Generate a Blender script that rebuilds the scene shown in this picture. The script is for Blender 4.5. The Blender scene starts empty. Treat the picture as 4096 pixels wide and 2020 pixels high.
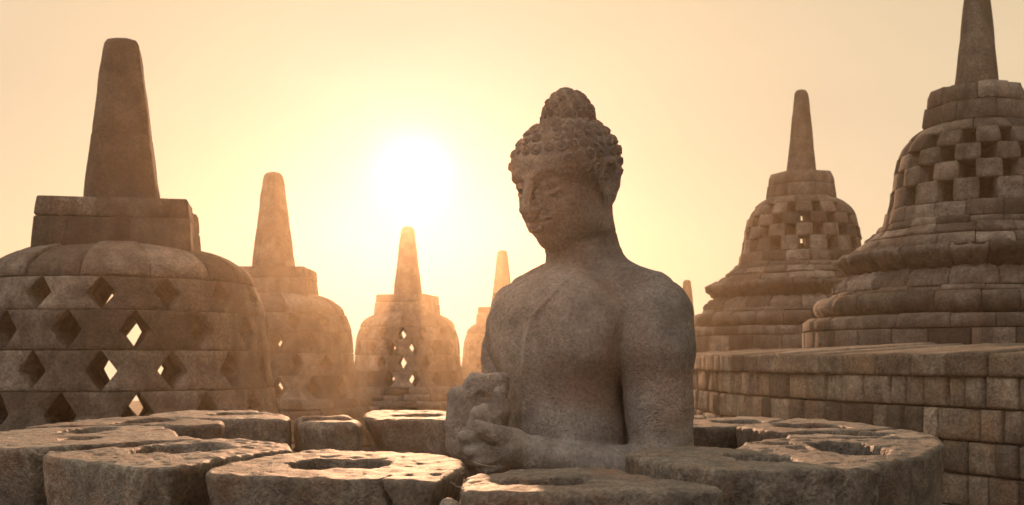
import bpy, math, random
import numpy as np
from math import pi, sin, cos, tan, atan2, sqrt, radians

random.seed(7); RNG = np.random.default_rng(11)
scene = bpy.context.scene
COL = scene.collection

# ------------------------------------------------------------------ camera
F = 4350.0            # focal length in pixels of a 4096 px wide picture
HZ = 1440.0           # height of the horizon in that picture
ZC = 1.56             # eye height above the lower terrace floor
cam_d = bpy.data.cameras.new('camera'); cam = bpy.data.objects.new('camera', cam_d); COL.objects.link(cam)
cam.location = (0, 0, ZC); cam.rotation_euler = (pi/2, 0, 0)
cam_d.sensor_width = 36; cam_d.lens = 36*F/4096
cam_d.shift_y = (HZ-1010)/4096
cam_d.clip_start = .05; cam_d.clip_end = 2000
cam_d.dof.use_dof = True; cam_d.dof.focus_distance = 2.9; cam_d.dof.aperture_fstop = 11
scene.camera = cam

# ------------------------------------------------------------------ light
SUN = np.array([(1654-2048)/F, 1.0, (HZ-692)/F]); SUN /= np.linalg.norm(SUN)
S_EL = math.asin(SUN[2]); S_AZ = atan2(SUN[0], SUN[1])
world = bpy.data.worlds.new('World'); scene.world = world; world.use_nodes = True
nt = world.node_tree; nt.nodes.clear()
from mathutils import Vector, Matrix
def N(t, **k):
    n = nt.nodes.new(t)
    for a, v in k.items(): setattr(n, a, v)
    return n
def L(a, b): nt.links.new(a, b)
out = N('ShaderNodeOutputWorld')
sky = N('ShaderNodeTexSky', sky_type='NISHITA'); sky.sun_disc = False
sky.sun_elevation = S_EL; sky.sun_rotation = S_AZ
sky.air_density = 1.0; sky.dust_density = 0.3; sky.ozone_density = .6
bg1 = N('ShaderNodeBackground'); bg1.inputs['Strength'].default_value = .05
tc = N('ShaderNodeTexCoord')
sep = N('ShaderNodeSeparateXYZ'); L(tc.outputs['Generated'], sep.inputs[0])
az = N('ShaderNodeMath', operation='ABSOLUTE'); L(sep.outputs[2], az.inputs[0])
mxz = N('ShaderNodeMath', operation='MAXIMUM'); L(az.outputs[0], mxz.inputs[0]); mxz.inputs[1].default_value = .08
cmb = N('ShaderNodeCombineXYZ'); L(sep.outputs[0], cmb.inputs[0]); L(sep.outputs[1], cmb.inputs[1]); L(mxz.outputs[0], cmb.inputs[2])
L(cmb.outputs[0], sky.inputs['Vector'])
tint = N('ShaderNodeMix', data_type='RGBA', blend_type='MULTIPLY'); tint.inputs[0].default_value = 1
L(sky.outputs[0], tint.inputs[6]); tint.inputs[7].default_value = (.36, .25, .36, 1)
L(tint.outputs[2], bg1.inputs['Color'])
# added soft fill glow above and behind the viewer, models the statue's relief
FILL_DIR = Vector((-.35, -.45, .82)).normalized()
# aureole of dust-scattered light round the low sun
nrm = N('ShaderNodeVectorMath', operation='NORMALIZE'); L(tc.outputs['Generated'], nrm.inputs[0])
dot = N('ShaderNodeVectorMath', operation='DOT_PRODUCT'); L(nrm.outputs[0], dot.inputs[0]); dot.inputs[1].default_value = tuple(SUN)
acs = N('ShaderNodeMath', operation='ARCCOSINE', use_clamp=False); L(dot.outputs['Value'], acs.inputs[0])
deg = N('ShaderNodeMath', operation='MULTIPLY'); L(acs.outputs[0], deg.inputs[0]); deg.inputs[1].default_value = 180/pi
def lobe(width, power, color, strength):
    d = N('ShaderNodeMath', operation='DIVIDE'); L(deg.outputs[0], d.inputs[0]); d.inputs[1].default_value = width
    p = N('ShaderNodeMath', operation='POWER'); L(d.outputs[0], p.inputs[0]); p.inputs[1].default_value = power
    m = N('ShaderNodeMath', operation='MULTIPLY'); L(p.outputs[0], m.inputs[0]); m.inputs[1].default_value = -1
    e = N('ShaderNodeMath', operation='EXPONENT'); L(m.outputs[0], e.inputs[0])
    s = N('ShaderNodeMath', operation='MULTIPLY'); L(e.outputs[0], s.inputs[0]); s.inputs[1].default_value = strength
    b = N('ShaderNodeBackground'); b.inputs['Color'].default_value = (*color, 1); L(s.outputs[0], b.inputs['Strength'])
    return b
def addsh(a, b):
    s = N('ShaderNodeAddShader'); L(a.outputs[0], s.inputs[0]); L(b.outputs[0], s.inputs[1]); return s
# even dusty glow of the whole sky, weaker in green close to the sun, with faint unevenness
gA = N('ShaderNodeMath', operation='DIVIDE'); L(deg.outputs[0], gA.inputs[0]); gA.inputs[1].default_value = 7.2
gB = N('ShaderNodeMath', operation='POWER'); L(gA.outputs[0], gB.inputs[0]); gB.inputs[1].default_value = 2
gC = N('ShaderNodeMath', operation='MULTIPLY'); L(gB.outputs[0], gC.inputs[0]); gC.inputs[1].default_value = -1
gD = N('ShaderNodeMath', operation='EXPONENT'); L(gC.outputs[0], gD.inputs[0])
gm_ = N('ShaderNodeMix', data_type='RGBA'); L(gD.outputs[0], gm_.inputs[0]); gm_.inputs[6].default_value = (.74, .572, .315, 1); gm_.inputs[7].default_value = (.5, .12, .27, 1)
cmap = N('ShaderNodeMapping'); L(nrm.outputs[0], cmap.inputs[0]); cmap.inputs['Scale'].default_value = (1, 1, 2.5)
cn = N('ShaderNodeTexNoise'); L(cmap.outputs[0], cn.inputs['Vector']); cn.inputs['Scale'].default_value = 2.6; cn.inputs['Detail'].default_value = 3
cr = N('ShaderNodeMapRange'); L(cn.outputs[0], cr.inputs[0]); cr.inputs[1].default_value = .3; cr.inputs[2].default_value = .7; cr.inputs[3].default_value = .95; cr.inputs[4].default_value = 1.05
gE = N('ShaderNodeMapRange', interpolation_type='SMOOTHSTEP'); L(dot.outputs['Value'], gE.inputs[0]); gE.inputs[1].default_value = -.2; gE.inputs[2].default_value = .82; gE.inputs[3].default_value = .50; gE.inputs[4].default_value = 1.0
gF = N('ShaderNodeMath', operation='MULTIPLY'); L(gE.outputs[0], gF.inputs[0]); L(cr.outputs[0], gF.inputs[1])
bg0 = N('ShaderNodeBackground'); L(gm_.outputs[2], bg0.inputs['Color']); L(gF.outputs[0], bg0.inputs['Strength'])
acc = addsh(bg1, bg0)
for args in ((1.35, 1.6, (1, 1, 1), 1.1),):
    acc = addsh(acc, lobe(*args))
dot2 = N('ShaderNodeVectorMath', operation='DOT_PRODUCT'); L(nrm.outputs[0], dot2.inputs[0]); dot2.inputs[1].default_value = tuple(FILL_DIR)
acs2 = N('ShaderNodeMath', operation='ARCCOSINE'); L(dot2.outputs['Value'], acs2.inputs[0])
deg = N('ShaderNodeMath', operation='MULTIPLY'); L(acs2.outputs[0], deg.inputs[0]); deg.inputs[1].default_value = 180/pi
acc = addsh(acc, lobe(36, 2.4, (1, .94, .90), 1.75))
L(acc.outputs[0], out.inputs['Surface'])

sun_d = bpy.data.lights.new('sun', 'SUN'); sun_d.energy = 5.0; sun_d.angle = radians(.6); sun_d.color = (1, .535, .29)
sun = bpy.data.objects.new('sun', sun_d); COL.objects.link(sun)
from mathutils import Vector, Matrix
sun.rotation_euler = Vector(SUN).to_track_quat('Z', 'Y').to_euler()
sun.location = (-5, 20, 10)

scene.view_settings.view_transform = 'Standard'; scene.view_settings.look = 'None'
scene.view_settings.exposure = 0.0; scene.view_settings.gamma = 1
scene.render.engine = 'CYCLES'
scene.cycles.volume_bounces = 0; scene.cycles.sample_clamp_indirect = 4; scene.cycles.max_bounces = 6

# ------------------------------------------------------------------ helpers
def mesh_obj(name, V, Fq, mat, parent=None, tone=None, smooth=False, loc=None):
    me = bpy.data.meshes.new(name)
    V = np.asarray(V, dtype=np.float32); nV = len(V)
    if isinstance(Fq, np.ndarray):
        nF = len(Fq); k = Fq.shape[1]
        me.vertices.add(nV); me.vertices.foreach_set('co', V.ravel())
        me.loops.add(nF*k); me.loops.foreach_set('vertex_index', Fq.astype(np.int32).ravel())
        me.polygons.add(nF); me.polygons.foreach_set('loop_start', np.arange(0, nF*k, k, dtype=np.int32))
        me.update(calc_edges=True)
    else:
        me.from_pydata([tuple(map(float, v)) for v in V], [], Fq)
    if smooth:
        me.polygons.foreach_set('use_smooth', np.ones(len(me.polygons), dtype=bool))
    at = me.attributes.new('tone', 'FLOAT', 'POINT')
    at.data.foreach_set('value', np.asarray(tone if tone is not None else np.full(nV, .5), dtype=np.float32))
    me.materials.append(mat); me.validate()
    o = bpy.data.objects.new(name, me); COL.objects.link(o)
    if parent: o.parent = parent
    if loc is not None: o.location = loc
    return o
def tag(o, label=None, cat=None, group=None, kind=None):
    if label: o['label'] = label
    if cat: o['category'] = cat
    if group: o['group'] = group
    if kind: o['kind'] = kind
    return o
def empty(name, loc, rz=0):
    o = bpy.data.objects.new(name, None); COL.objects.link(o); o.location = loc; o.rotation_euler = (0, 0, rz); o.empty_display_size = .2
    return o

# value noise
_T = np.random.default_rng(5).random((64, 64, 64)).astype(np.float32)*2-1
def vnoise(P, freq, seed=0):
    Q = P*freq + seed*17.31
    i = np.floor(Q).astype(np.int64); fr = (Q-i).astype(np.float32); fr = fr*fr*(3-2*fr)
    i0 = i & 63; i1 = (i+1) & 63
    x, y, z = fr[:, 0], fr[:, 1], fr[:, 2]
    a = lambda p, q, r: _T[p[:, 0], q[:, 1], r[:, 2]]
    c00 = a(i0, i0, i0)*(1-x)+a(i1, i0, i0)*x; c10 = a(i0, i1, i0)*(1-x)+a(i1, i1, i0)*x
    c01 = a(i0, i0, i1)*(1-x)+a(i1, i0, i1)*x; c11 = a(i0, i1, i1)*(1-x)+a(i1, i1, i1)*x
    return (c00*(1-y)+c10*y)*(1-z)+(c01*(1-y)+c11*y)*z
def fbm(P, freq, octs=3, seed=0):
    s = 0; a = 1
    for o in range(octs):
        s = s + a*vnoise(P, freq*2**o, seed+o*3.7); a *= .5
    return s

# signed-distance sculpting
def smin(a, b, k):
    h = np.clip(.5+.5*(b-a)/k, 0, 1); return b*(1-h)+a*h - k*h*(1-h)
def smax(a, b, k): return -smin(-a, -b, k)
def ell(P, c, r):
    p = P-np.asarray(c, dtype=np.float32); r = np.asarray(r, dtype=np.float32)
    k0 = np.sqrt(((p/r)**2).sum(1)); k1 = np.sqrt(((p/r**2)**2).sum(1))+1e-6
    return k0*(k0-1)/k1
def capsule(P, a, b, ra, rb):
    a = np.asarray(a, dtype=np.float32); b = np.asarray(b, dtype=np.float32)
    pa = P-a; ba = b-a; h = np.clip((pa@ba)/(ba@ba), 0, 1)
    return np.sqrt(((pa-h[:, None]*ba)**2).sum(1))-(ra+(rb-ra)*h)
def chain(P, pts, rs, k=.05):
    d = None
    for i in range(len(pts)-1):
        e = capsule(P, pts[i], pts[i+1], rs[i], rs[i+1]); d = e if d is None else smin(d, e, k)
    return d
def sculpt(sdf, lo, hi, h):
    """surface nets of sdf in a box, evaluated only near the surface"""
    lo = np.asarray(lo, float); B = 6
    n = (np.ceil((np.asarray(hi)-lo)/h/B).astype(int)+1)*B
    nc = n//B
    g = [lo[i]+(np.arange(nc[i])+.5)*B*h for i in range(3)]
    C = np.stack(np.meshgrid(*g, indexing='ij'), -1).reshape(-1, 3).astype(np.float32)
    dc = sdf(C).reshape(nc)
    vol = np.repeat(np.repeat(np.repeat(np.where(dc < 0, -1., 1.).astype(np.float32), B, 0), B, 1), B, 2)
    act = np.argwhere(np.abs(dc) < B*h*2.0+h)
    off = np.stack(np.meshgrid(*[np.arange(B)]*3, indexing='ij'), -1).reshape(-1, 3)
    step = 4000
    for s in range(0, len(act), step):
        idx = (act[s:s+step, None, :]*B+off[None]).reshape(-1, 3)
        v = sdf((lo+idx*h).astype(np.float32))
        vol[idx[:, 0], idx[:, 1], idx[:, 2]] = v
    vol[0] = vol[-1] = 1; vol[:, 0] = vol[:, -1] = 1; vol[:, :, 0] = vol[:, :, -1] = 1
    ins = vol < 0
    cnt = np.zeros(tuple(n-1), np.int8)
    cor = [(i, j, k) for i in (0, 1) for j in (0, 1) for k in (0, 1)]
    for (i, j, k) in cor: cnt += ins[i:n[0]-1+i, j:n[1]-1+j, k:n[2]-1+k]
    cells = np.argwhere((cnt > 0) & (cnt < 8))
    vals = {c: vol[cells[:, 0]+c[0], cells[:, 1]+c[1], cells[:, 2]+c[2]] for c in cor}
    sm = np.zeros((len(cells), 3)); ct = np.zeros(len(cells))
    for c in cor:
        for ax in range(3):
            if c[ax] == 0:
                e = list(c); e[ax] = 1; e = tuple(e)
                a, b = vals[c], vals[e]; m = (a < 0) != (b < 0)
                t = np.where(m, a/np.where(m, a-b, 1), 0); t = np.clip(t, 0, 1)
                p = np.tile(np.array(c, float), (len(cells), 1)); p[:, ax] = t
                sm += p*m[:, None]; ct += m
    V = lo+(cells+sm/ct[:, None])*h
    vid = np.full(tuple(n-1), -1, np.int64); vid[cells[:, 0], cells[:, 1], cells[:, 2]] = np.arange(len(cells))
    Fs = []
    for ax in range(3):
        o1, o2 = [(1, 2), (2, 0), (0, 1)][ax]
        sl = [slice(1, m-1) for m in n]; sl2 = list(sl); sl[ax] = slice(0, n[ax]-1); sl2[ax] = slice(1, n[ax])
        A = ins[tuple(sl)]; Bq = ins[tuple(sl2)]
        for flip, M in ((0, A & ~Bq), (1, ~A & Bq)):
            idx = np.argwhere(M); idx[:, o1] += 1; idx[:, o2] += 1
            q = []
            for d1, d2 in ((0, 0), (-1, 0), (-1, -1), (0, -1)):
                j = idx.copy(); j[:, o1] += d1; j[:, o2] += d2; q.append(vid[j[:, 0], j[:, 1], j[:, 2]])
            q = np.stack(q, 1)
            Fs.append(q[:, ::-1] if flip else q)
    Fq = np.concatenate(Fs); Fq = Fq[(Fq >= 0).all(1)]
    return V, Fq

# ------------------------------------------------------------------ materials
def stone(name, dark, light, bd=1.2, gc=1., warm=(.16, .10, .07), lichen=0., grain=55., pit=.5, bump=.6, medium=7., rough=.92, tone_amt=1., seed=0., streak=0.):
    m = bpy.data.materials.new(name); m.use_nodes = True; t = m.node_tree; t.nodes.clear()
    def n(ty, **k):
        x = t.nodes.new(ty)
        for a, v in k.items(): setattr(x, a, v)
        return x
    l = lambda a, b: t.links.new(a, b)
    o = n('ShaderNodeOutputMaterial'); p = n('ShaderNodeBsdfPrincipled'); l(p.outputs[0], o.inputs[0])
    p.inputs['Roughness'].default_value = rough; p.inputs['Specular IOR Level'].default_value = .5 if rough < .8 else .25
    tcn = n('ShaderNodeTexCoord'); mp = n('ShaderNodeMapping'); l(tcn.outputs['Object'], mp.inputs[0])
    oi = n('ShaderNodeObjectInfo')
    ad = n('ShaderNodeMath', operation='MULTIPLY_ADD'); l(oi.outputs['Random'], ad.inputs[0]); ad.inputs[1].default_value = 31; ad.inputs[2].default_value = seed
    cb = n('ShaderNodeCombineXYZ'); [l(ad.outputs[0], cb.inputs[i]) for i in range(3)]; l(cb.outputs[0], mp.inputs['Location'])
    at = n('ShaderNodeAttribute', attribute_name='tone')
    def noise(sc, det=6, rg=.6, dist=0.):
        x = n('ShaderNodeTexNoise'); x.inputs['Scale'].default_value = sc; x.inputs['Detail'].default_value = det
        x.inputs['Roughness'].default_value = rg; x.inputs['Distortion'].default_value = dist; l(mp.outputs[0], x.inputs['Vector']); return x
    def mix(fac, a, b, bt='MIX'):
        x = n('ShaderNodeMix', data_type='RGBA', blend_type=bt)
        if isinstance(fac, float): x.inputs[0].default_value = fac
        else: l(fac, x.inputs[0])
        for i, v in ((6, a), (7, b)):
            if isinstance(v, tuple): x.inputs[i].default_value = (*v, 1)
            else: l(v, x.inputs[i])
        return x.outputs[2]
    def ramp(src, a, b):
        x = n('ShaderNodeMapRange'); l(src, x.inputs[0]); x.inputs[1].default_value = a; x.inputs[2].default_value = b; x.clamp = True; return x.outputs[0]
    big = noise(medium*.28, 5, .6, .4); med = noise(medium, 8, .68); fine = noise(grain, 5, .7)
    c = mix(ramp(med.outputs[0], .36, .66), dark, light)
    c = mix(ramp(big.outputs[0], .50, .66), c, warm)
    if lichen > 0:
        ln = noise(medium*.9, 9, .75, .8); b2 = n('ShaderNodeTexNoise'); b2.inputs['Scale'].default_value = medium*.22; l(tcn.outputs['Object'], b2.inputs['Vector'])
        mm = n('ShaderNodeMath', operation='MULTIPLY'); l(ramp(ln.outputs[0], .47, .66), mm.inputs[0]); l(ramp(b2.outputs[0], .42, .62), mm.inputs[1])
        m2 = n('ShaderNodeMath', operation='MULTIPLY'); l(mm.outputs[0], m2.inputs[0]); m2.inputs[1].default_value = lichen
        c = mix(m2.outputs[0], c, (.36, .35, .29))
    if streak > 0:
        ms = n('ShaderNodeMapping'); l(tcn.outputs['Object'], ms.inputs[0]); ms.inputs['Scale'].default_value = (5, 5, .5)
        sn = n('ShaderNodeTexNoise'); sn.inputs['Scale'].default_value = 1.6; sn.inputs['Detail'].default_value = 5; l(ms.outputs[0], sn.inputs['Vector'])
        sm_ = n('ShaderNodeMath', operation='MULTIPLY'); l(ramp(sn.outputs[0], .48, .68), sm_.inputs[0]); sm_.inputs[1].default_value = streak
        c = mix(sm_.outputs[0], c, tuple(x*.45 for x in dark))
    # grain speckle: pale crystals and dark pores of the lava stone
    g = ramp(fine.outputs[0], .30, .70)
    gm = n('ShaderNodeMapRange'); l(g, gm.inputs[0]); gm.inputs[3].default_value = 1-.5*gc; gm.inputs[4].default_value = 1+.5*gc
    vm = n('ShaderNodeVectorMath', operation='SCALE'); l(c, vm.inputs[0]); l(gm.outputs[0], vm.inputs['Scale'])
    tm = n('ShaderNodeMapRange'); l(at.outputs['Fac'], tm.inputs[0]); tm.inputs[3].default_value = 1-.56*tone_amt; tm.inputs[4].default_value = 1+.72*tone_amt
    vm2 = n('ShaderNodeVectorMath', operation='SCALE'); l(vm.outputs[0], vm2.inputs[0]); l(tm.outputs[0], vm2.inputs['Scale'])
    vo = n('ShaderNodeTexVoronoi'); vo.inputs['Scale'].default_value = grain*1.5; l(mp.outputs[0], vo.inputs['Vector'])
    vr = ramp(vo.outputs['Distance'], .12, .50)
    pm = noise(grain*.12, 4, .6); pmr = ramp(pm.outputs[0], .42, .60)
    pk = n('ShaderNodeMath', operation='SUBTRACT'); pk.inputs[0].default_value = 1; l(vr, pk.inputs[1])
    pk2 = n('ShaderNodeMath', operation='MULTIPLY'); l(pk.outputs[0], pk2.inputs[0]); l(pmr, pk2.inputs[1])
    pk3 = n('ShaderNodeMath', operation='MULTIPLY'); l(pk2.outputs[0], pk3.inputs[0]); pk3.inputs[1].default_value = pit
    c = mix(pk3.outputs[0], vm2.outputs[0], tuple(x*.3 for x in dark))
    l(c, p.inputs['Base Color'])
    # bump: medium lumps + grain - pores
    h1 = n('ShaderNodeMath', operation='MULTIPLY_ADD'); l(fine.outputs[0], h1.inputs[0]); h1.inputs[1].default_value = .55
    l(med.outputs[0], h1.inputs[2])
    h2 = n('ShaderNodeMath', operation='MULTIPLY_ADD'); l(pk3.outputs[0], h2.inputs[0]); h2.inputs[1].default_value = -.5; l(h1.outputs[0], h2.inputs[2])
    bp = n('ShaderNodeBump'); bp.inputs['Strength'].default_value = bump; bp.inputs['Distance'].default_value = bd/grain
    l(h2.outputs[0], bp.inputs['Height']); l(bp.outputs[0], p.inputs['Normal'])
    return m
M_near = stone('andesite_near', (.056, .046, .040), (.20, .170, .140), lichen=.55, grain=125, pit=.35, bump=1., medium=20, rough=.64, bd=1.9, gc=1.35)
M_statue = stone('andesite_statue', (.145, .130, .120), (.265, .246, .228), warm=(.19, .140, .118), lichen=.32, grain=110, pit=.5, bump=.8, medium=11, seed=3, gc=.68, streak=.3)
M_hair = stone('andesite_hair', (.085, .070, .062), (.135, .114, .100), lichen=.05, grain=150, pit=.1, bump=.3, medium=9, seed=5, gc=.35)
M_block = stone('andesite_blocks', (.056, .046, .041), (.148, .121, .103), warm=(.095, .066, .052), lichen=.22, grain=42, pit=.4, bump=.8, medium=5.5, streak=.5, seed=1)
M_wall = stone('andesite_wall', (.082, .066, .054), (.185, .15, .118), warm=(.18, .125, .085), lichen=.4, grain=42, pit=.4, bump=.9, medium=7, streak=.2, seed=2)
M_floor = stone('paving_stone', (.10, .08, .065), (.20, .165, .13), grain=20, pit=.3, bump=.5, medium=2.5, seed=8)

# ------------------------------------------------------------------ masonry blocks
class Acc:
    def __init__(s): s.V = []; s.F = []; s.T = []; s.n = 0
    def add(s, V, Fc, tone):
        s.V.append(np.asarray(V, float)); s.F.append(np.asarray(Fc)+s.n); s.T.append(np.full(len(V), tone)); s.n += len(V)
    def build(s, name, mat, parent=None, smooth=False):
        return mesh_obj(name, np.concatenate(s.V), np.concatenate(s.F), mat, parent, np.concatenate(s.T), smooth)
def block(A, mp, a0, a1, v0, v1, depth, la, lv, tone=None, bev=.009, nu=4, nv=3, w=None, gap=.004, pillow=.002, jit=.007, extra=(), relief=None):
    """stone between a0..a1 and v0..v1 on the surface mp(a, v, off); la, lv = metres per unit of a and v"""
    if tone is None: tone = float(np.clip(RNG.normal(.45, .27), 0, 1))
    ga, gv = gap/la, gap/lv; a0, a1, v0, v1 = a0+ga, a1-ga, v0+gv, v1-gv
    ea = min(.3, bev/((a1-a0)*la)); ev = min(.3, bev/((v1-v0)*lv))
    us = np.unique(np.concatenate([[0, 1], np.linspace(ea, 1-ea, nu+1), [(e-a0)/(a1-a0) for e in extra if a0+.02*(a1-a0) < e < a1-.02*(a1-a0)]]))
    vs = np.unique(np.concatenate([[0, 1], np.linspace(ev, 1-ev, nv+1)]))
    U, Vv = np.meshgrid(us, vs, indexing='ij')
    wd = np.ones_like(Vv) if w is None else w(Vv)
    a = (a0+a1)/2+(U-.5)*(a1-a0)*wd; v = v0+Vv*(v1-v0)
    # chipped, uneven edges
    inner = (U > 0) & (U < 1) & (Vv > 0) & (Vv < 1)
    off = np.where(inner, 0, bev) + RNG.normal(0, .0018, U.shape)
    off = off - pillow*(1-(2*U-1)**2)*(1-(2*Vv-1)**2) + RNG.normal(0, jit)
    off = off + RNG.normal(0, jit)*(U-.5) + RNG.normal(0, jit*.6)*(Vv-.5)
    if relief is not None: off = off - relief(U, Vv)
    for cu in (0, -1):
        for cv in (0, -1): off[cu, cv] += RNG.random()**3*.03
    Po = mp(a.ravel(), v.ravel(), off.ravel()); Pi = mp(a.ravel(), v.ravel(), np.full(a.size, depth))
    nU, nV = U.shape; idx = np.arange(nU*nV).reshape(nU, nV); m = nU*nV
    q = np.stack([idx[:-1, :-1], idx[1:, :-1], idx[1:, 1:], idx[:-1, 1:]], -1).reshape(-1, 4)
    fs = [q, q[:, ::-1]+m]
    for r, s in ((idx[:, 0], 1), (idx[:, -1], 0), (idx[0, :], 0), (idx[-1, :], 1)):
        e = np.stack([r[:-1], r[1:], r[1:]+m, r[:-1]+m], -1); fs.append(e[:, ::-1] if s else e)
    A.add(np.concatenate([Po, Pi]), np.concatenate(fs), tone)

def polar(prof, apothem=None):
    """surface of revolution; prof(v)->(r,z); apothem=(sides, start angle) makes it a polygon"""
    def mp(a, v, off):
        r, z = prof(v); r2, z2 = prof(np.clip(v+.01, 0, 1)); r1, z1 = prof(np.clip(v-.01, 0, 1))
        dr, dz = r2-r1, z2-z1; L_ = np.sqrt(dr*dr+dz*dz)+1e-9
        nr, nz = np.abs(dz)/L_, -dr/L_*np.sign(dz+1e-12)
        rr = r-off*nr; zz = z-off*nz
        big = off > .1; rr = np.where(big, np.maximum(r-off, .02), rr); zz = np.where(big, z-.0*off, zz)
        if apothem:
            n_, s_ = apothem; k = 2*pi/n_; ph = np.mod(a-s_, k)-k/2; rr = rr/np.cos(ph)*cos(k/2)
        return np.stack([rr*np.cos(a), rr*np.sin(a), zz], 1)
    return mp
def lerp_prof(pts):
    pts = np.array(pts, float); d = np.concatenate([[0], np.cumsum(np.hypot(*np.diff(pts, axis=0).T))]); L_ = d[-1]
    return (lambda v: (np.interp(np.asarray(v)*L_, d, pts[:, 0]), np.interp(np.asarray(v)*L_, d, pts[:, 1]))), L_
def smooth_pts(pts, n=24):
    """Catmull-Rom through points"""
    p = np.array(pts, float); p = np.vstack([2*p[0]-p[1], p, 2*p[-1]-p[-2]]); o = []
    for i in range(1, len(p)-2):
        for t in np.linspace(0, 1, max(2, n//(len(p)-3)), endpoint=False):
            o.append(.5*((2*p[i])+(-p[i-1]+p[i+1])*t+(2*p[i-1]-5*p[i]+4*p[i+1]-p[i+2])*t*t+(-p[i-1]+3*p[i]-3*p[i+1]+p[i+2])*t**3))
    o.append(p[-2]); return o
def course(A, pts, n, depth, phase=0., nv=3, nu=4, w=None, mean=.45, sp=.27, irregular=.22, poly=None, relief=None, **kw):
    prof, L_ = lerp_prof(pts); mp = polar(prof, poly)
    rm = float(np.max(np.array(pts)[:, 0]))
    edges = phase+np.arange(n+1)*2*pi/n
    if irregular: 
        j = RNG.uniform(-.5, .5, n+1)*irregular*2*pi/n; j[-1] = j[0]; edges = edges+j
    ex = []
    if poly: ex = [poly[1]+k*2*pi/poly[0] for k in range(-2*poly[0], 3*poly[0])]
    for i in range(n):
        block(A, mp, edges[i], edges[i+1], 0, 1, depth, rm, L_, tone=1. if RNG.random() < .05 else float(np.clip(RNG.normal(mean, sp), 0, 1)), nu=nu, nv=nv, w=w, extra=ex, relief=relief, **kw)
def solid(name, pts, mat, parent, seg=48, poly=None, smooth=True, tone=.4, noise=0.):
    """closed lathe (poly = sides, start angle, roundness)"""
    V = []; Fc = []
    for (r, z) in pts:
        for k in range(seg):
            a = 2*pi*k/seg
            rr = r
            if poly:
                n_, s_, rd = poly[:3]; kk = 2*pi/n_; ph = (a-s_) % kk-kk/2; rr = r*(rd+(1-rd)/cos(ph)*cos(kk/2))
                if len(poly) > 3: rr = min(rr, r*poly[3])
            V.append((rr*cos(a), rr*sin(a), z))
    for i in range(len(pts)-1):
        for k in range(seg):
            a, b = i*seg+k, i*seg+(k+1) % seg; Fc.append((a, b, b+seg, a+seg))
    V = np.array(V)
    if noise: V = V+noise*np.stack([vnoise(V.astype(np.float32), 6, s) for s in (1, 2, 3)], 1)
    V = np.vstack([V, [[0, 0, pts[0][1]], [0, 0, pts[-1][1]]]]); n0 = len(V)-2
    for k in range(seg):
        Fc.append((n0, (k+1) % seg, k)); b = (len(pts)-1)*seg; Fc.append((n0+1, b+k, b+(k+1) % seg))
    o = mesh_obj(name, V, Fc, mat, parent, np.full(len(V), tone))
    if smooth:
        for p in o.data.polygons: p.use_smooth = True
        o.data.set_sharp_from_angle(angle=radians(32))
    return o

# ------------------------------------------------------------------ setting
def ground():
    n = 60; xs = np.concatenate([np.linspace(-41.5, 41.5, n)])
    X, Y = np.meshgrid(xs, xs, indexing='ij'); V = np.stack([X.ravel(), Y.ravel(), np.zeros(X.size)], 1)
    idx = np.arange(n*n).reshape(n, n); q = np.stack([idx[:-1, :-1], idx[1:, :-1], idx[1:, 1:], idx[:-1, 1:]], -1).reshape(-1, 4)
    tag(mesh_obj('ground', V, q, M_floor), kind='structure')
ground()

# retaining wall of the upper terrace: path of its face
def wall_path():
    pts = []
    cx, cy, R = 12.1, 12.4, 9.9
    for a in np.linspace(radians(250), radians(180), 60): pts.append((cx+R*cos(a), cy+R*sin(a)))
    for y in np.linspace(12.8, 19, 14): pts.append((2.2, y))
    for a in np.linspace(radians(180), radians(120), 40)[1:]: pts.append((cx+R*cos(a), 19+R*sin(a)))
    return np.array(pts)
WP = wall_path(); WD = np.concatenate([[0], np.cumsum(np.hypot(*np.diff(WP, axis=0).T))]); WL = WD[-1]
def wall_at(a):
    a = np.asarray(a); x = np.interp(a, WD, WP[:, 0]); y = np.interp(a, WD, WP[:, 1]); e = .15
    x2 = np.interp(a+e, WD, WP[:, 0])-np.interp(a-e, WD, WP[:, 0]); y2 = np.interp(a+e, WD, WP[:, 1])-np.interp(a-e, WD, WP[:, 1])
    l = np.hypot(x2, y2)+1e-9; return x, y, y2/l, -x2/l       # inward normal = right of travel
def wall_mp(z0, z1, lean=0.):
    def mp(a, v, off):
        x, y, nx, ny = wall_at(a); o = off+lean*np.asarray(v)
        return np.stack([x+nx*o, y+ny*o, z0+(z1-z0)*np.asarray(v)], 1)
    return mp
WZ = [-.11-.24*k for k in range(0, 7)]
wall = tag(empty('terrace_wall', (4, 8, 0)), 'long curved retaining wall of squared brown stone blocks under the upper terrace', 'wall')
wall.location = (0, 0, 0)
A = Acc()
for k in range(6):
    z1, z0 = ZC+WZ[k], max(ZC+WZ[k+1], 0.0)
    a = -.0
    while a < WL-.3:
        wdt = RNG.uniform(.13, .30)+(.12 if RNG.random() < .2 else 0)
        block(A, wall_mp(z0, z1), a, a+wdt, 0, 1, .3, 1, z1-z0, bev=.016, gap=.006, pillow=.004, jit=.013, tone=float(np.clip(RNG.normal(.48, .32), 0, 1)))
        a += wdt
A.build('block_courses', M_wall, wall)
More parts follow.
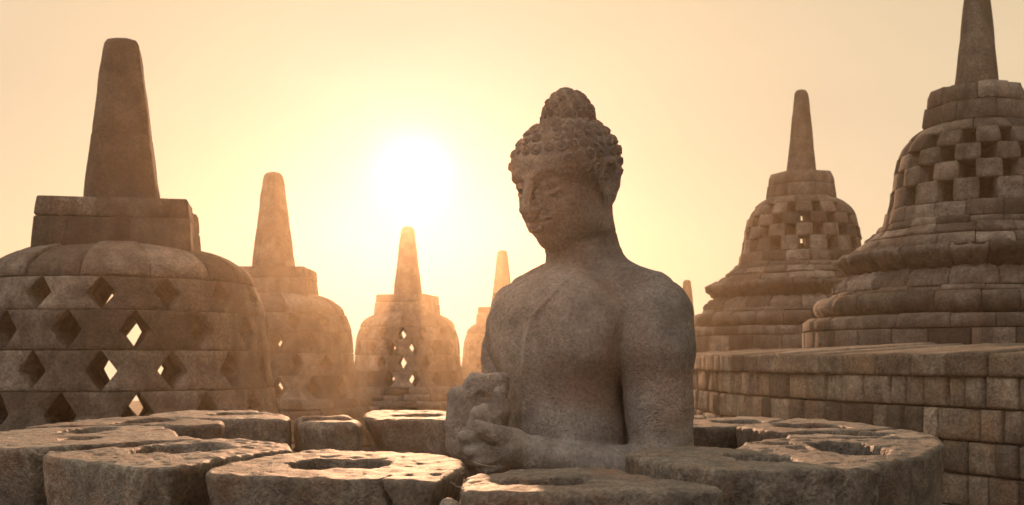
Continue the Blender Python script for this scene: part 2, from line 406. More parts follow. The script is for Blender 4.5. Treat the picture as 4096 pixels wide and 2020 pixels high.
# coping: long slabs whose tops fall gently outward
A = Acc(); a = 0
while a < WL-.3:
    wdt = RNG.uniform(.22, .46); zt = ZC+.05+RNG.normal(0, .006)
    def mp(aa, v, off, zt=zt):
        x, y, nx, ny = wall_at(aa); v = np.asarray(v)
        # v 0..1 : front face, 1..2 : top running inward
        f = np.clip(v, 0, 1); t = np.clip(v-1, 0, 1); o = -.03+t*1.55
        z = ZC-.119+f*(zt-ZC+.119)+t*1.55*.066
        top = v > 1.0
        o2 = np.where(top, o, o+np.where(off > .1, .0, off)); z = np.where(top & (off < .1), z-off, z)
        z = np.where(off > .1, np.minimum(z, ZC-.11+f*.02), z); o2 = np.where((off > .1) & ~top, o+.05, o2)
        return np.stack([x+nx*o2, y+ny*o2, z], 1)
    block(A, mp, a, a+wdt, 0, 2, .2, 1, .5, nv=12, bev=.014, pillow=.004, jit=.005, tone=float(np.clip(RNG.normal(.5, .22), 0, 1)))
    a += wdt
A.build('coping', M_wall, wall)
# floor of the upper terrace
V = []; Fc = []
NA = 150
for i, aa in enumerate(np.linspace(0, WL, NA)):
    x, y, nx, ny = wall_at(aa)
    for o in (.3, 1.45, 3., 6., 9.5):
        z = ZC+.035+min(o, 1.5)*.064+max(0, min(o-1.3, 3))*.02
        V.append((x+nx*o, y+ny*o, z))
for i in range(NA-1):
    for j in range(4):
        a_ = i*5+j; Fc.append((a_, a_+1, a_+6, a_+5))
tag(mesh_obj('upper_terrace_floor', np.array(V), Fc, M_floor), kind='structure')

# ------------------------------------------------------------------ bell stupas with diamond lattice (lower terrace)
def px_loc(px, Y): return ((px-2048)/F*Y, Y)
def lattice_stupa(px, Y, kr, kz, dz, face, phase, label, group, sp_n=8, mean=.45, hk=1., tips=(.135, .115), rbot=.325, chips=True, sp_tone=.4):
    x, y = px_loc(px, Y)
    t = tag(empty('lattice_stupa', (x, y, 0)), label, 'stupa', group)
    Z = lambda z: ZC+(z+dz)*kz if z > -.7 else (ZC+(-.7+dz)*kz)*(z+1.56)/.86
    R_ = lambda pts: [(r*kr, Z(z)) for r, z in pts]
    to_cam = atan2(-y, -x)
    ph0 = to_cam+phase
    rows = [[(1.355, -.557), (1.30, -.50), (1.262, -.40), (1.235, -.235)], [(1.235, -.235), (1.20, -.05), (1.194, .075)],
            [(1.194, .075), (1.185, .24), (1.168, .381)], [(1.168, .381), (1.125, .526), (1.075, .641)]]
    for k, pr in enumerate(rows):
        A = Acc()
        course(A, R_(smooth_pts(pr, 8)), 15, .36, phase=ph0+(k % 2)*pi/15, nv=8, nu=5, w=lambda v: 1-.44*(1-np.abs(2*v-1)), irregular=.05, mean=mean, gap=.002, bev=.01, jit=.004)
        A.build('lattice_course', M_block, t)
    A = Acc()
    course(A, R_(smooth_pts([(1.075, .641), (1.033, .742), (.93, .823), (.811, .885), (.60, .945)], 12)), 15, .38, phase=ph0+.1, nv=8, nu=6, mean=mean, bev=.012)
    A.build('dome_course', M_block, t)
    # square block above the dome
    A = Acc(); hs = face+to_cam-pi/4; c = .565*sqrt(2)*hk
    course(A, R_([(c*1.06, .84), (c*1.02, 1.15)]), 8, .35, phase=hs+.30, poly=(4, hs), mean=mean, irregular=.25, nv=2, bev=.01)
    course(A, R_([(c*1.015, 1.15), (c*.985, 1.315)]), 8, .35, phase=hs+.62, poly=(4, hs), mean=mean, irregular=.25, nv=2, bev=.012)
    A.build('square_block', M_block, t)
    solid('block_core', R_([(.5, .6), (.76*hk, .93), (.74*hk, 1.305)]), M_block, t, seg=48, poly=(4, hs, .0))
    # spire
    a_, b_ = tips
    pr = [(rbot*1.02, 1.28), (rbot*.985, 1.44)]
    zs = np.linspace(1.44, 2.62, 14)
    for z in zs: pr.append((rbot+(a_*1.18-rbot)*(z-1.4)/1.25-.0, z))
    pr2 = pr[:8]+[(pr[7][0]-.014, pr[7][1]+.006), (pr[7][0]-.006, pr[7][1]+.014)]+pr[8:]+([(a_*1.05, 2.68), (a_*.78, 2.715), (a_*.3, 2.73)] if sp_n == 8 else [(a_*1.12, 2.68), (a_*.95, 2.715), (a_*.5, 2.735)])
    solid('spire', R_(pr2), M_block, t, seg=64, poly=(sp_n, hs+pi/8, .25) if sp_n == 8 else (4, hs, 0., .83), tone=sp_tone, noise=.008)
    # plinth and mouldings below the lattice
    A = Acc()
    for pts, n in (([(1.50, -.69), (1.47, -.62), (1.46, -.56), (1.2, -.553)], 18), ([(1.62, -.82), (1.60, -.74), (1.585, -.69), (1.35, -.685)], 20), ([(1.72, -.98), (1.80, -.93), (1.78, -.86), (1.70, -.82), (1.4, -.815)], 22),
                   ([(1.72, -1.2), (1.66, -1.08), (1.74, -.98), (1.5, -.975)], 22), ([(1.85, -1.35), (1.92, -1.27), (1.85, -1.2), (1.5, -1.195)], 24), ([(2.0, -1.56), (2.0, -1.35), (1.6, -1.345)], 26)):
        course(A, R_(pts), n, .35, phase=RNG.uniform(0, 1), nv=5, mean=mean)
    A.build('plinth', M_block, t)
    return t
grp = 'diamond-lattice stupas on the lower terrace'
lattice_stupa(490, 9.3, 1.027, 1.0, 0, radians(-8), radians(4.8), 'largest and nearest lattice stupa with diamond openings, at the left edge', grp, tips=(.172, .15), rbot=.405, sp_n=4, sp_tone=.12)
lattice_stupa(1094, 15.94, .975, 1.0, .02, radians(-11), .05, 'hazy lattice stupa just behind the big left one, overlapped by its bell', grp)
lattice_stupa(1631, 22.4, .905, 1.0, .02, radians(-18), .12, 'sunlit hazy lattice stupa directly under the sun, standing clear in the middle', grp)
lattice_stupa(2009, 27.05, .83, 1.0, .0, radians(-22), .0, 'faint lattice stupa half hidden behind the shoulder of the statue', grp)
lattice_stupa(2748, 37.1, .85, 1.0, .0, radians(-22), .0, 'farthest stupa, only its pale spire showing right of the statue', grp)

# ------------------------------------------------------------------ stupas with square openings (upper terrace)
def square_stupa(px, Y, zb, kr, kz, phase, label, mean=.4):
    x, y = px_loc(px, Y); t = tag(empty('square_hole_stupa', (x, y, zb)), label, 'stupa', 'square-holed stupas on the upper terrace')
    R_ = lambda pts: [(r*kr, z*kz) for r, z in pts]
    tc_ = atan2(-y, -x)
    A = Acc(); course(A, R_([(1.975, -.16), (1.975, .17)]), 30, .5, phase=.1, mean=mean, nv=2)
    course(A, R_([(1.975, .17), (1.97, .318), (1.7, .330)]), 26, .5, phase=.3, mean=mean, nv=4)
    A.build('base_drum', M_block, t)
    A = Acc(); course(A, R_(smooth_pts([(1.72, .325), (1.80, .345), (1.86, .45), (1.80, .55), (1.62, .575)], 14)), 26, .5, phase=.2, mean=mean, nv=8, bev=.012)
    A.build('torus_moulding', M_block, t)
    def petal(U, Vv):
        u = np.mod(U*2, 1)*2-1; edge = .15+.75*(np.abs(u))**1.8
        return .026*np.exp(-((Vv-(1-edge*.9))/.10)**2)+.012*(Vv > (1-edge))
    A = Acc(); course(A, R_([(1.66, .57), (1.64, .62), (1.615, .625)]), 26, .4, phase=.25, mean=mean, nv=3, bev=.006)
    course(A, R_(smooth_pts([(1.63, .622), (1.615, .66), (1.53, .77), (1.37, .83)], 12)), 22, .4, phase=.15, mean=mean, nv=14, nu=12, relief=petal)
    A.build('lotus_petals', M_block, t)
    A = Acc(); course(A, R_(smooth_pts([(1.37, .825), (1.45, .88), (1.55, .98), (1.575, 1.03), (1.52, 1.07), (1.30, 1.085)], 14)), 22, .4, phase=.4, mean=mean, nv=14, nu=12, relief=lambda U, V_: petal(U, 1-V_))
    A.build('upturned_petals', M_block, t)
    A = Acc(); course(A, R_([(1.40, 1.08), (1.385, 1.13), (1.33, 1.20), (1.24, 1.215)]), 22, .4, phase=.0, mean=mean+.06, nv=4)
    course(A, R_([(1.255, 1.212), (1.27, 1.25), (1.20, 1.29), (1.18, 1.33), (1.08, 1.335)]), 20, .4, phase=.2, mean=mean+.1, nv=6)
    course(A, R_([(1.13, 1.33), (1.125, 1.375), (1.09, 1.42), (1.02, 1.425)]), 20, .4, phase=.5, mean=mean, nv=4)
    course(A, R_([(1.06, 1.42), (1.04, 1.50), (1.03, 1.60), (.9, 1.603)]), 18, .4, phase=.35, mean=mean, nv=4)
    A.build('bell_foot', M_block, t)
    rows = [[(1.00, 1.59), (.972, 1.70), (.96, 1.85)], [(.96, 1.835), (.94, 1.95), (.93, 2.055)], [(.93, 2.045), (.905, 2.16), (.885, 2.245)], [(.885, 2.235), (.84, 2.34), (.755, 2.44)]]
    for k, pr in enumerate(rows):
        A = Acc()
        course(A, R_(smooth_pts(pr, 6)), 13, .62, phase=tc_+phase+(k % 2)*pi/13, nv=5, nu=5, irregular=.06, mean=mean+.03, bev=.010, jit=.007, pillow=.002,
               w=lambda v: .62-.09*(np.abs(2*v-1))**8)
        A.build('checker_course', M_block, t)
    A = Acc(); course(A, R_(smooth_pts([(.775, 2.43), (.70, 2.50), (.60, 2.56), (.45, 2.61)], 9)), 12, .3, phase=.1, mean=mean, nv=6, bev=.02)
    A.build('dome_course', M_block, t)
    hs = tc_+.28
    A = Acc(); course(A, R_([(.605, 2.57), (.575, 2.80)]), 8, .3, phase=hs+.1, poly=(8, hs), mean=mean, irregular=.1, nv=2, nu=4)
    course(A, R_([(.572, 2.80), (.55, 3.0), (.3, 3.04)]), 8, .25, phase=hs+.5, poly=(8, hs), mean=mean-.05, irregular=.1, nv=4, nu=4)
    A.build('octagonal_block', M_block, t)
    solid('block_core', R_([(.3, 2.45), (.53, 2.6), (.50, 2.99), (.3, 3.03)]), M_block, t, seg=64, poly=(8, hs, 0.))
    solid('spire', R_([(.262, 3.0), (.25, 3.1)]+[(.25-.125*k/10, 3.1+1.25*k/10) for k in range(1, 11)]+[(.115, 4.42), (.085, 4.47), (.03, 4.49)]), M_block, t, seg=64, poly=(8, hs, .3), tone=.42, noise=.008)
    return t
square_stupa(3908, 12.8, ZC+.163, 1.0, 1.0, .13, 'large dark stupa with square openings and lotus base, cut by the right edge')
square_stupa(3206, 19.0, ZC+.235, 1.04, 1.0, .05, 'paler stupa with square openings behind the large one, full spire visible', mean=.46)

# ------------------------------------------------------------------ ring of loose stones round the statue
FH = 896.0; H_RING = FH/F; ZR = ZC-H_RING
def plan(px, py): Y = FH/(py-HZ); return ((px-2048)/F*Y, Y)
RC = np.array([-.12, 3.12])
def poly_sdf(p, V):
    d = np.full(len(p), 1e9); s = np.ones(len(p)); n = len(V); j = n-1
    for i in range(n):
        e = V[j]-V[i]; w = p-V[i]; h = np.clip((w@e)/(e@e), 0, 1)[:, None]; b = w-e*h
        d = np.minimum(d, (b*b).sum(1))
        c1 = p[:, 1] >= V[i][1]; c2 = p[:, 1] < V[j][1]; c3 = e[0]*w[:, 1] > e[1]*w[:, 0]
        al = (c1 & c2 & c3) | (~c1 & ~c2 & ~c3); s = np.where(al, -s, s); j = i
    return s*np.sqrt(d)
def conv(reg, pts):
    ox = {1: 0, 2: 1300, 3: 2600}
    out_ = []
    for q in pts:
        r = q[2] if len(q) > 2 else reg
        out_.append((ox[r]+.5435*q[0], 1560+.5435*q[1]))
    return out_
def ring_stone(reg, pts, holes, label, h=.006, H=.36, waist=.25, seed=0, dz=0., rnd=.011, rough=1., bowl=None, crack=None):
    V = np.array([plan(*q) for q in conv(reg, pts)])
    c = V.mean(0); ra = c-RC; ra /= np.linalg.norm(ra); ta = np.array([-ra[1], ra[0]])
    hl = []
    for (hx, hy, rx, ry, dp) in holes:
        (px, py), = conv(reg, [(hx, hy)]); X, Y = plan(px, py); hl.append((X, Y, rx*.5435*Y/F*1.04, ry*.5435*Y*Y/FH*1.05, min(.2, dp*1.6)))
    zt = ZR+dz
    def sdf(P):
        q = P[:, :2]-c; tt = q@ta; rr = q@ra; t = np.clip((zt-P[:, 2])/H, 0, 1)
        k = 1-waist*np.sin(np.clip(t*1.15, 0, 1)*pi*.5)**1.3; rad = 1-.0*t
        n1 = fbm(P, 9, 2, seed)*.004*rough; n2 = fbm(P, 34, 3, seed+4)*.0030*rough
        pw = c+np.outer(tt/k, ta)+np.outer(rr-.05*t*0, ra)
        pw = pw+np.stack([fbm(P, 6, 3, seed+9), fbm(P, 6, 3, seed+12)], 1)*.007
        d2 = poly_sdf(pw, V)
        zz = P[:, 2]-zt-vnoise(np.column_stack([P[:, :2], P[:, 2]*0]).astype(np.float32), 3.2, seed+2)*.004*rough
        dzz = np.abs(zz+H/2)-H/2
        a = d2+.008+rnd; b = dzz+rnd
        d = np.minimum(np.maximum(a, b), 0)+np.sqrt(np.maximum(a, 0)**2+np.maximum(b, 0)**2)-rnd
        if bowl is not None: d = smax(d, -ell(P, (bowl[0], bowl[1], zt+.015), bowl[2:5]), .03)
        for (X, Y, rx, ry, dp) in hl:
            q2 = P[:, :2]+np.stack([vnoise(P, 12, seed+5), vnoise(P, 12, seed+6)], 1)*.009
            e2 = ((np.abs((q2[:, 0]-X)/rx)**2.6+np.abs((q2[:, 1]-Y)/ry)**2.6+1e-6)**(1/2.6)-1)*min(rx, ry)*.9
            e = smax(e2+np.clip(zt-P[:, 2], 0, .2)*.15, (zt-dp)-P[:, 2], .015)
            d = smax(d, -e, .007)
        if crack is not None:
            cq = P[:, :2]-np.array(crack[:2]); cr_ = np.array(crack[:2])-RC; cr_ /= np.linalg.norm(cr_); ct_ = np.array([-cr_[1], cr_[0]])
            w_ = np.abs(cq@ct_+crack[2]*(zt-P[:, 2])+.012*vnoise(P, 14, seed+20))-.0035
            d = smax(d, -np.maximum(w_, -.09-cq@cr_), .003)
        return d+n1*.5+n2
    lo = [V[:, 0].min()-.05, V[:, 1].min()-.05, zt-H-.04]; hi = [V[:, 0].max()+.05, V[:, 1].max()+.05, zt+.04]
    VV, FF = sculpt(sdf, lo, hi, h)
    loc = np.array([c[0], c[1], zt-H]); o = mesh_obj('ring_stone', VV-loc, FF, M_near, None, np.full(len(VV), float(np.clip(.45+.18*sin(seed*2.3), 0, 1))), True, tuple(loc))
    return tag(o, label, 'stone block', 'loose stones in the ring round the statue')
E = .0055
ring_stone(1, [(-276, 350), (-150, 312), (60, 296), (400, 272), (760, 262), (1230, 268), (1320, 300), (1350, 332), (1530, 350), (1490, 362), (1150, 374), (850, 396), (500, 426), (205, 440), (0, 432), (-220, 420)],
           [(655, 292, 150, 21, .06), (600, 352, 140, 14, .02)], 'lit ring stone at the far left edge with a deep squarish socket', seed=1, h=.007)
ring_stone(1, [(90, 284), (190, 262), (420, 238), (750, 204), (1000, 193), (1260, 200), (1630, 222), (1668, 238), (1645, 256), (1345, 262), (1235, 256), (760, 254), (400, 264)],
           [(1080, 226, 190, 17, .05)], 'long ring stone just behind the far left one, blunt end streaked dark', seed=2, h=.008)
ring_stone(1, [(1062, 188), (1130, 166), (1380, 150), (1880, 150), (2130, 180), (2168, 204), (2120, 214), (1690, 214), (1300, 206), (1085, 197)],
           [(1720, 176, 180, 13, .05)], 'slab with an oval hollow at the back of the ring, left of the bowl-shaped stone', seed=3, h=.008)
bx_, by_ = plan(1300+.5435*60, 1560+.5435*205)
ring_stone(2, [(-255, 182), (-130, 194), (0, 188), (130, 174), (225, 182), (300, 222), (270, 240), (100, 246), (-60, 244), (-200, 222)],
           [(0, 209, 190, 12, .05)], 'rounded bowl-shaped stone with a sunken top on the back of the ring', seed=4, waist=.4, rnd=.035, h=.008, dz=.002)
ring_stone(2, [(255, 180), (350, 150), (600, 146), (890, 150), (1030, 156), (1030, 214), (890, 216), (340, 211), (262, 200)],
           [(680, 182, 180, 9, .05)], 'wedge-shaped stone with a thin slot, just left of the raised hand', seed=5, waist=.62, h=.008)
ring_stone(2, [(1060, 158), (1400, 150), (1900, 152), (2400, 165), (2800, 182), (2830, 196), (2600, 214), (2000, 222), (1400, 222), (1060, 216)],
           [], 'ring stone hidden behind the statue, only its right tip showing by the arm', seed=6, h=.01)
ring_stone(3, [(60, 230), (200, 212), (400, 204), (640, 190), (880, 198), (1030, 212), (860, 232), (700, 256), (590, 264), (420, 266), (150, 262)],
           [(655, 228, 190, 12, .05)], 'ring stone with an oval hollow beside the right arm of the statue', seed=7, h=.008)
ring_stone(3, [(604, 264), (720, 254), (880, 234), (1050, 212), (1300, 222), (1600, 245), (1820, 276), (1700, 292), (1400, 304), (1120, 302), (1000, 312), (850, 304), (720, 280)],
           [(1190, 268, 250, 17, .06)], 'ring stone with a wide hollow and a golden lit inner end, back right', seed=8, h=.007)
ring_stone(3, [(975, 334), (1010, 320), (1350, 314), (1560, 300), (1850, 284), (1980, 298), (2100, 322), (2150, 346), (1700, 345), (1150, 352), (985, 350)],
           [(1560, 318, 200, 12, .03)], 'thin tongue-like ring stone with a shallow dip, wedged between two hollowed stones at right', seed=9, h=.007)
ring_stone(3, [(572, 428), (700, 388), (850, 364), (1200, 358), (1700, 354), (2140, 354), (2190, 395), (2160, 440), (2060, 480), (1800, 520), (1600, 542), (1350, 516), (1100, 490), (850, 464), (620, 444)],
           [(1460, 428, 250, 42, .11), (960, 398, 90, 10, .03), (1110, 432, 90, 14, .03)], 'pitted ring stone with the deepest and widest hollow, at the right edge of the ring', seed=10, h=.0055, waist=.25, rough=1.25)
ring_stone(3, [(-200, 520), (-130, 470), (0, 456), (350, 440), (560, 446), (850, 474), (1150, 506), (1600, 552), (1710, 576), (1745, 612), (1600, 628), (1300, 636), (1000, 640), (700, 650), (500, 655), (200, 625), (0, 590), (-100, 560)],
           [(820, 530, 250, 34, .08)], 'grey-green mossy ring stone with an oval hollow, front right', seed=11, h=.005, waist=.3, rough=1.1, dz=.011)
ring_stone(2, [(945, 660), (1010, 606), (1250, 552), (1500, 528), (1850, 524), (2200, 542), (2360, 584), (2660, 618), (2930, 652), (2955, 690), (2700, 712), (2200, 716), (1700, 714), (1300, 708), (1020, 702)],
           [(1560, 628, 330, 30, .07), (1900, 606, 110, 16, .03)], 'front ring stone in the middle below the forearm, with a shallow crescent dip', seed=12, h=.005, waist=.25, dz=-.010)
ring_stone(1, [(1488, 610), (1515, 562), (1700, 518), (1960, 475), (2200, 436), (2400, 430), (2700, 444), (500, 458, 2), (940, 486, 2), (1050, 512, 2), (1075, 562, 2), (1010, 610, 2), (935, 655, 2), (880, 680, 2), (500, 672, 2), (100, 664, 2), (2200, 655), (1800, 640), (1560, 632)],
           [(2500, 540, 350, 36, .09)], 'front ring stone with a long deep hollow, brightest golden top, left of the middle', seed=13, h=.005, waist=.25, crack=(*plan(1501, 1922), -.5))
ring_stone(1, [(288, 476), (340, 452), (900, 416), (1300, 378), (1600, 360), (1950, 376), (2130, 396), (2188, 430), (1950, 466), (1700, 506), (1500, 548), (1320, 580), (1050, 584), (750, 548), (500, 506), (320, 490)],
           [(1330, 430, 320, 30, .07)], 'front ring stone on the left with an oval hollow and a chipped wavy edge', seed=14, h=.005, waist=.3, rough=1.2)

# base that carries the ring
base = tag(empty('opened_stupa_base', (RC[0], RC[1], 0)), 'round stone base of the opened stupa carrying the ring of loose stones', 'stupa base')
A = Acc(); zb = ZR-.365
course(A, [(1.36, zb-.30), (1.33, zb-.006)], 18, .62, mean=.4, nv=3, irregular=.1)
course(A, [(1.5, zb-.5), (1.46, zb-.36), (1.38, zb-.30), (1.0, zb-.304)], 20, .7, mean=.4, nv=5)
A.build('wall_courses', M_wall, base)
A = Acc(); course(A, [(1.75, 0.0), (1.75, .2), (1.5, .21)], 24, .7, mean=.4, nv=4)
course(A, [(1.6, .2), (1.66, .33), (1.5, .5), (1.2, zb-.5)], 22, .7, mean=.4, nv=6)
A.build('plinth', M_wall, base)
solid('inner_floor', [(.95, .3), (.95, zb+.015)], M_wall, base, seg=48)

# small chip wedged between the two front stones
cx_, cy_ = (1795-2048)/F*1.80, 1.80
def chip(P): return ell(P, (0, 0, 0), (.015, .013, .012))+fbm(P, 40, 2, 3)*.004
VV, FF = sculpt(chip, (-.04,)*3, (.04,)*3, .0025)
tag(mesh_obj('stone_chip', VV, FF, M_near, None, np.full(len(VV), .8), True, (cx_, cy_, ZC-(2024-HZ)/F*1.80)), 'small pale stone chip wedged between the two front ring stones', 'stone chip')

# ------------------------------------------------------------------ statue
UNIT = 3.1*100/F; YS = 3.1
def tcorr(x, y, z):
    k = (YS+UNIT*y)/YS; return np.array([(x+2.52)*k-2.52, y, z*k]), k
r2 = sqrt(.5)
def B(s, f, z): return tcorr(r2*(s-f), -r2*(s+f), z)[0]
def I(px, py, y): return tcorr((px-2300)/100, y, (HZ-py)/100)[0]
def rotf(P): return np.stack([r2*(P[:, 0]-P[:, 1]), -r2*(P[:, 0]+P[:, 1]), P[:, 2]], 1).astype(np.float32)   # image frame -> (s,f,z)
def rot1(p): return np.array([r2*(p[0]-p[1]), -r2*(p[0]+p[1]), p[2]])
PITCH = radians(13)
HS = np.array([r2, -r2, 0]); F0 = np.array([-r2, -r2, 0]); Zv = np.array([0, 0, 1.])
HF = F0*cos(PITCH)-Zv*sin(PITCH); HU = Zv*cos(PITCH)+F0*sin(PITCH)
HC = tcorr(-.35, -.35, 7.4)[0]; HM = np.stack([HS, HF, HU], 1)
robe = np.array([(2310, 1090), (2224, 1163), (2125, 1270), (2097, 1370), (2085, 1480), (2080, 1900)], float)
robe = np.stack([(robe[:, 0]-2300)/100, (HZ-robe[:, 1])/100], 1)[::-1]

def head_sdf(P):
    q = ((P-HC)@HM).astype(np.float32); qa = q.copy(); qa[:, 0] = np.abs(qa[:, 0])
    d = ell(q, (0, -.15, .40), (2.03, 2.29, 1.84))
    d = smin(d, ell(q, (0, .42, -.95), (1.58, 1.72, 1.92)), .3)
    d = smin(d, ell(qa, (.78, .86, -1.05), (.80, .85, .95)), .3)
    d = smin(d, ell(q, (0, 1.12, -2.32), (.74, .62, .50)), .5)
    d = smin(d, ell(qa, (1.05, .2, -1.75), (.72, .95, .75)), .4)
    d = smin(d, ell(q, (0, 1.22, .62), (1.45, .92, .85)), .35)
    # eye sockets, eyeballs, brows
    d = smax(d, -ell(qa, (.66, 2.30, -.16), (.48, .46, .28)), .16)
    d = smin(d, ell(qa, (.66, 1.60, -.20), (.46, .46, .29)), .04)
    d = smin(d, chain(qa, [(.12, 2.18, .10), (.54, 2.14, .34), (1.02, 1.90, .32), (1.42, 1.50, .08)], [.08, .09, .07, .05]), .14)
    d = smax(d, -chain(qa, [(.20, 2.04, -.33), (.46, 2.13, -.42), (.82, 2.02, -.41), (1.16, 1.76, -.28)], [.045, .115, .11, .04]), .02)
    d = smin(d, chain(qa, [(.26, 1.86, -.50), (.54, 1.97, -.60), (.86, 1.88, -.58), (1.1, 1.68, -.46)], [.05, .08, .08, .05]), .08)
    d = smax(d, -chain(qa, [(.28, 2.10, -.01), (.6, 2.12, .12), (1.05, 1.92, .03)], [.025, .045, .025]), .06)
    # nose
    d = smin(d, chain(q, [(0, 2.10, .30), (0, 2.36, -.40), (0, 2.66, -1.02)], [.14, .18, .24]), .14)
    d = smin(d, ell(qa, (.25, 2.36, -1.10), (.18, .27, .17)), .10)
    d = smax(d, -ell(qa, (.13, 2.50, -1.34), (.10, .18, .10)), .03)
    # mouth
    d = smin(d, ell(q, (0, 1.92, -1.62), (.72, .36, .44)), .2)
    d = smin(d, chain(qa, [(0, 2.30, -1.47), (.18, 2.29, -1.44), (.55, 2.02, -1.54)], [.12, .13, .05]), .07)
    d = smin(d, chain(qa, [(0, 2.22, -1.84), (.24, 2.18, -1.82), (.48, 1.98, -1.68)], [.19, .17, .05]), .07)
    d = smax(d, -chain(qa, [(0, 2.44, -1.63), (.3, 2.37, -1.61), (.66, 2.0, -1.56)], [.09, .09, .075]), .03)
    d = smax(d, -capsule(q, (0, 2.46, -1.25), (0, 2.44, -1.34), .05, .06), .05)
    # ears with long lobes
    er = chain(qa, [(1.90, .20, -.75), (1.96, .25, -.15), (2.04, .02, .26), (2.10, -.40, .26), (2.10, -.60, -.1), (2.02, -.50, -.7), (1.92, -.25, -1.2)], [.10, .11, .13, .14, .14, .13, .13])
    er = smin(er, ell(qa, (1.88, -.15, -.45), (.14, .40, .68)), .10)
    er = smin(er, chain(qa, [(1.88, -.12, -1.1), (1.76, -.02, -1.8), (1.66, .06, -2.2)], [.19, .18, .20]), .12)
    d = smin(d, er, .07)
    # ushnisha
    d = smin(d, ell(q, (0, -.62, 2.02), (1.04, 1.04, 1.28)), .08)
    return d
def rbox(P, c, h, r):
    q = np.abs(P-np.asarray(c, dtype=np.float32))-np.asarray(h, dtype=np.float32)+r
    return np.sqrt((np.maximum(q, 0)**2).sum(1))+np.minimum(q.max(1), 0)-r
def body_sdf(P):
    Q = rotf(P); D = None
    def bell_(s, f, z, r): return ell(Q, rot1(B(s, f, z)), r)
    d = bell_(0, .85, .8, (3.15, 1.95, 2.9))
    d = smin(d, bell_(0, .75, -2.9, (2.62, 1.95, 2.9)), .9)
    d = smin(d, bell_(1.2, -1.5, -2.6, (2.2, 1.2, 3.4)), .35)
    for sg in (1, -1):
        d = smin(d, bell_(1.35*sg, 1.72, 1.2, (1.6, .75, 1.4)), 1.1)
        d = smin(d, chain(P, [B(.5*sg, -.75, 4.1), B(1.7*sg, -.8, 3.15), B(3.3*sg, -.8, 2.45)], [.8, .92, 1.08]), .5)
    # arms
    la = chain(P, [B(3.9, -.75, 1.85), B(4.02, -.55, .4), B(3.98, -.8, -2.0), B(3.95, -1.0, -4.2)], [1.26, 1.34, 1.16, 1.08], .3)
    ra = chain(P, [B(-3.95, -.8, 1.95), B(-4.2, -.6, .3), B(-4.3, -.4, -1.8), B(-4.3, .2, -4.0)], [1.25, 1.25, 1.1, .95], .3)
    d = smin(d, la, .07); d = smin(d, ra, .10)
    # robe edge across the chest
    xl = np.interp(P[:, 2], robe[:, 1], robe[:, 0]); e = P[:, 0]-xl
    fr = np.clip(-P[:, 1]*1.2+.3, 0, 1)*np.clip((3.6-P[:, 2])*2, 0, 1)
    d = d-fr*(.09/(1+np.exp(-e/.04))+.12*np.exp(-(e/.11)**2))
    # forearms
    lw = I(2150, 1822, -3.05)
    d = smin(d, chain(P, [B(3.95, -1.0, -4.35), B(2.6, 1.4, -4.35), lw], [1.0, .86, .66], .2), .2)
    d = smin(d, chain(P, [B(-4.3, .2, -4.0), B(-2.4, 3.0, -4.1), I(1890, 1800, -1.9)], [.9, .8, .62], .2), .2)
    d = smin(d, capsule(P, lw+np.array([.06, 0, 0]), lw-np.array([.03, 0, -.02]), .73, .73), .05)
    # legs, folded
    for sg in (1, -1):
        d = smin(d, chain(P, [B(1.6*sg, .3, -6.5), B(4.9*sg, 3.0, -6.9)], [1.5, 1.05]), .5)
        d = smin(d, chain(P, [B(4.9*sg, 3.0, -7.0), B(-1.2*sg, 4.4, -7.0+.25*sg)], [.95, .7]), .3)
    d = smin(d, bell_(0, .3, -6.6, (3.4, 2.6, 1.5)), .5)
    # right hand: worn upright palm slab with broken finger stumps
    rh = rbox(P, I(1908, 1680, -1.85), (1.15, .42, 1.30), .32)
    rh = smin(rh, rbox(P, I(1950, 1580, -1.8), (.78, .42, .85), .25), .05)
    rh = smin(rh, ell(P, I(1850, 1770, -1.9), (.62, .55, .75)), .15)
    rh = smin(rh, chain(P, [I(1812, 1600, -2.05), I(1808, 1700, -2.1), I(1842, 1800, -2.1)], [.20, .25, .36]), .06)
    for (a, b, r) in (((1862, 1590), (1868, 1528), .22), ((1908, 1570), (1914, 1512), .21), ((1956, 1560), (1962, 1512), .22), ((2004, 1570), (2008, 1522), .21)):
        rh = smin(rh, capsule(P, I(*a, -2.1), I(*b, -2.05), r, r*.85), .04)
    rh = rh+fbm(P, 2.6, 3, 2)*.05*np.clip((P[:, 2]+1.9)*1.2, 0, 1)
    rh = smax(rh, -ell(P, I(1928, 1606, -2.65), (.62, .55, .52)), .08)
    rh = smin(rh, chain(P, [I(2004, 1700, -2.3), I(2008, 1640, -2.62), I(1996, 1572, -2.75)], [.29, .33, .25]), .03)
    d = smin(d, rh, .03)
    # left hand: back of the hand, curled fingers, thumb and index joined
    hd = chain(P, [I(2140, 1812, -3.05), I(2040, 1790, -3.1), I(1950, 1785, -3.1), I(1905, 1785, -3.05)], [.58, .70, .58, .48], .2)
    for k, (a, b, c, r) in enumerate((((1925, 1752, -3.45), (1858, 1748, -3.5), (1862, 1800, -3.3), .25), ((1945, 1806, -3.5), (1884, 1808, -3.55), (1892, 1845, -3.3), .24),
                                  ((1975, 1838, -3.45), (1918, 1848, -3.55), (1930, 1880, -3.2), .23), ((2000, 1868, -3.35), (1950, 1884, -3.45), (1965, 1905, -3.1), .20))):
        hd = smin(hd, chain(P, [I(*a), I(*b), I(*c)], [r*1.1, r, r*.9]), .13)
    hd = smin(hd, chain(P, [I(2040, 1758, -3.3), I(1968, 1738, -3.65), I(1926, 1716, -3.85), I(1908, 1694, -3.9)], [.44, .36, .28, .17]), .06)
    hd = smin(hd, chain(P, [I(1905, 1770, -3.2), I(1900, 1705, -3.25), I(1918, 1664, -3.3), I(1944, 1680, -3.3)], [.32, .33, .38, .26]), .03)
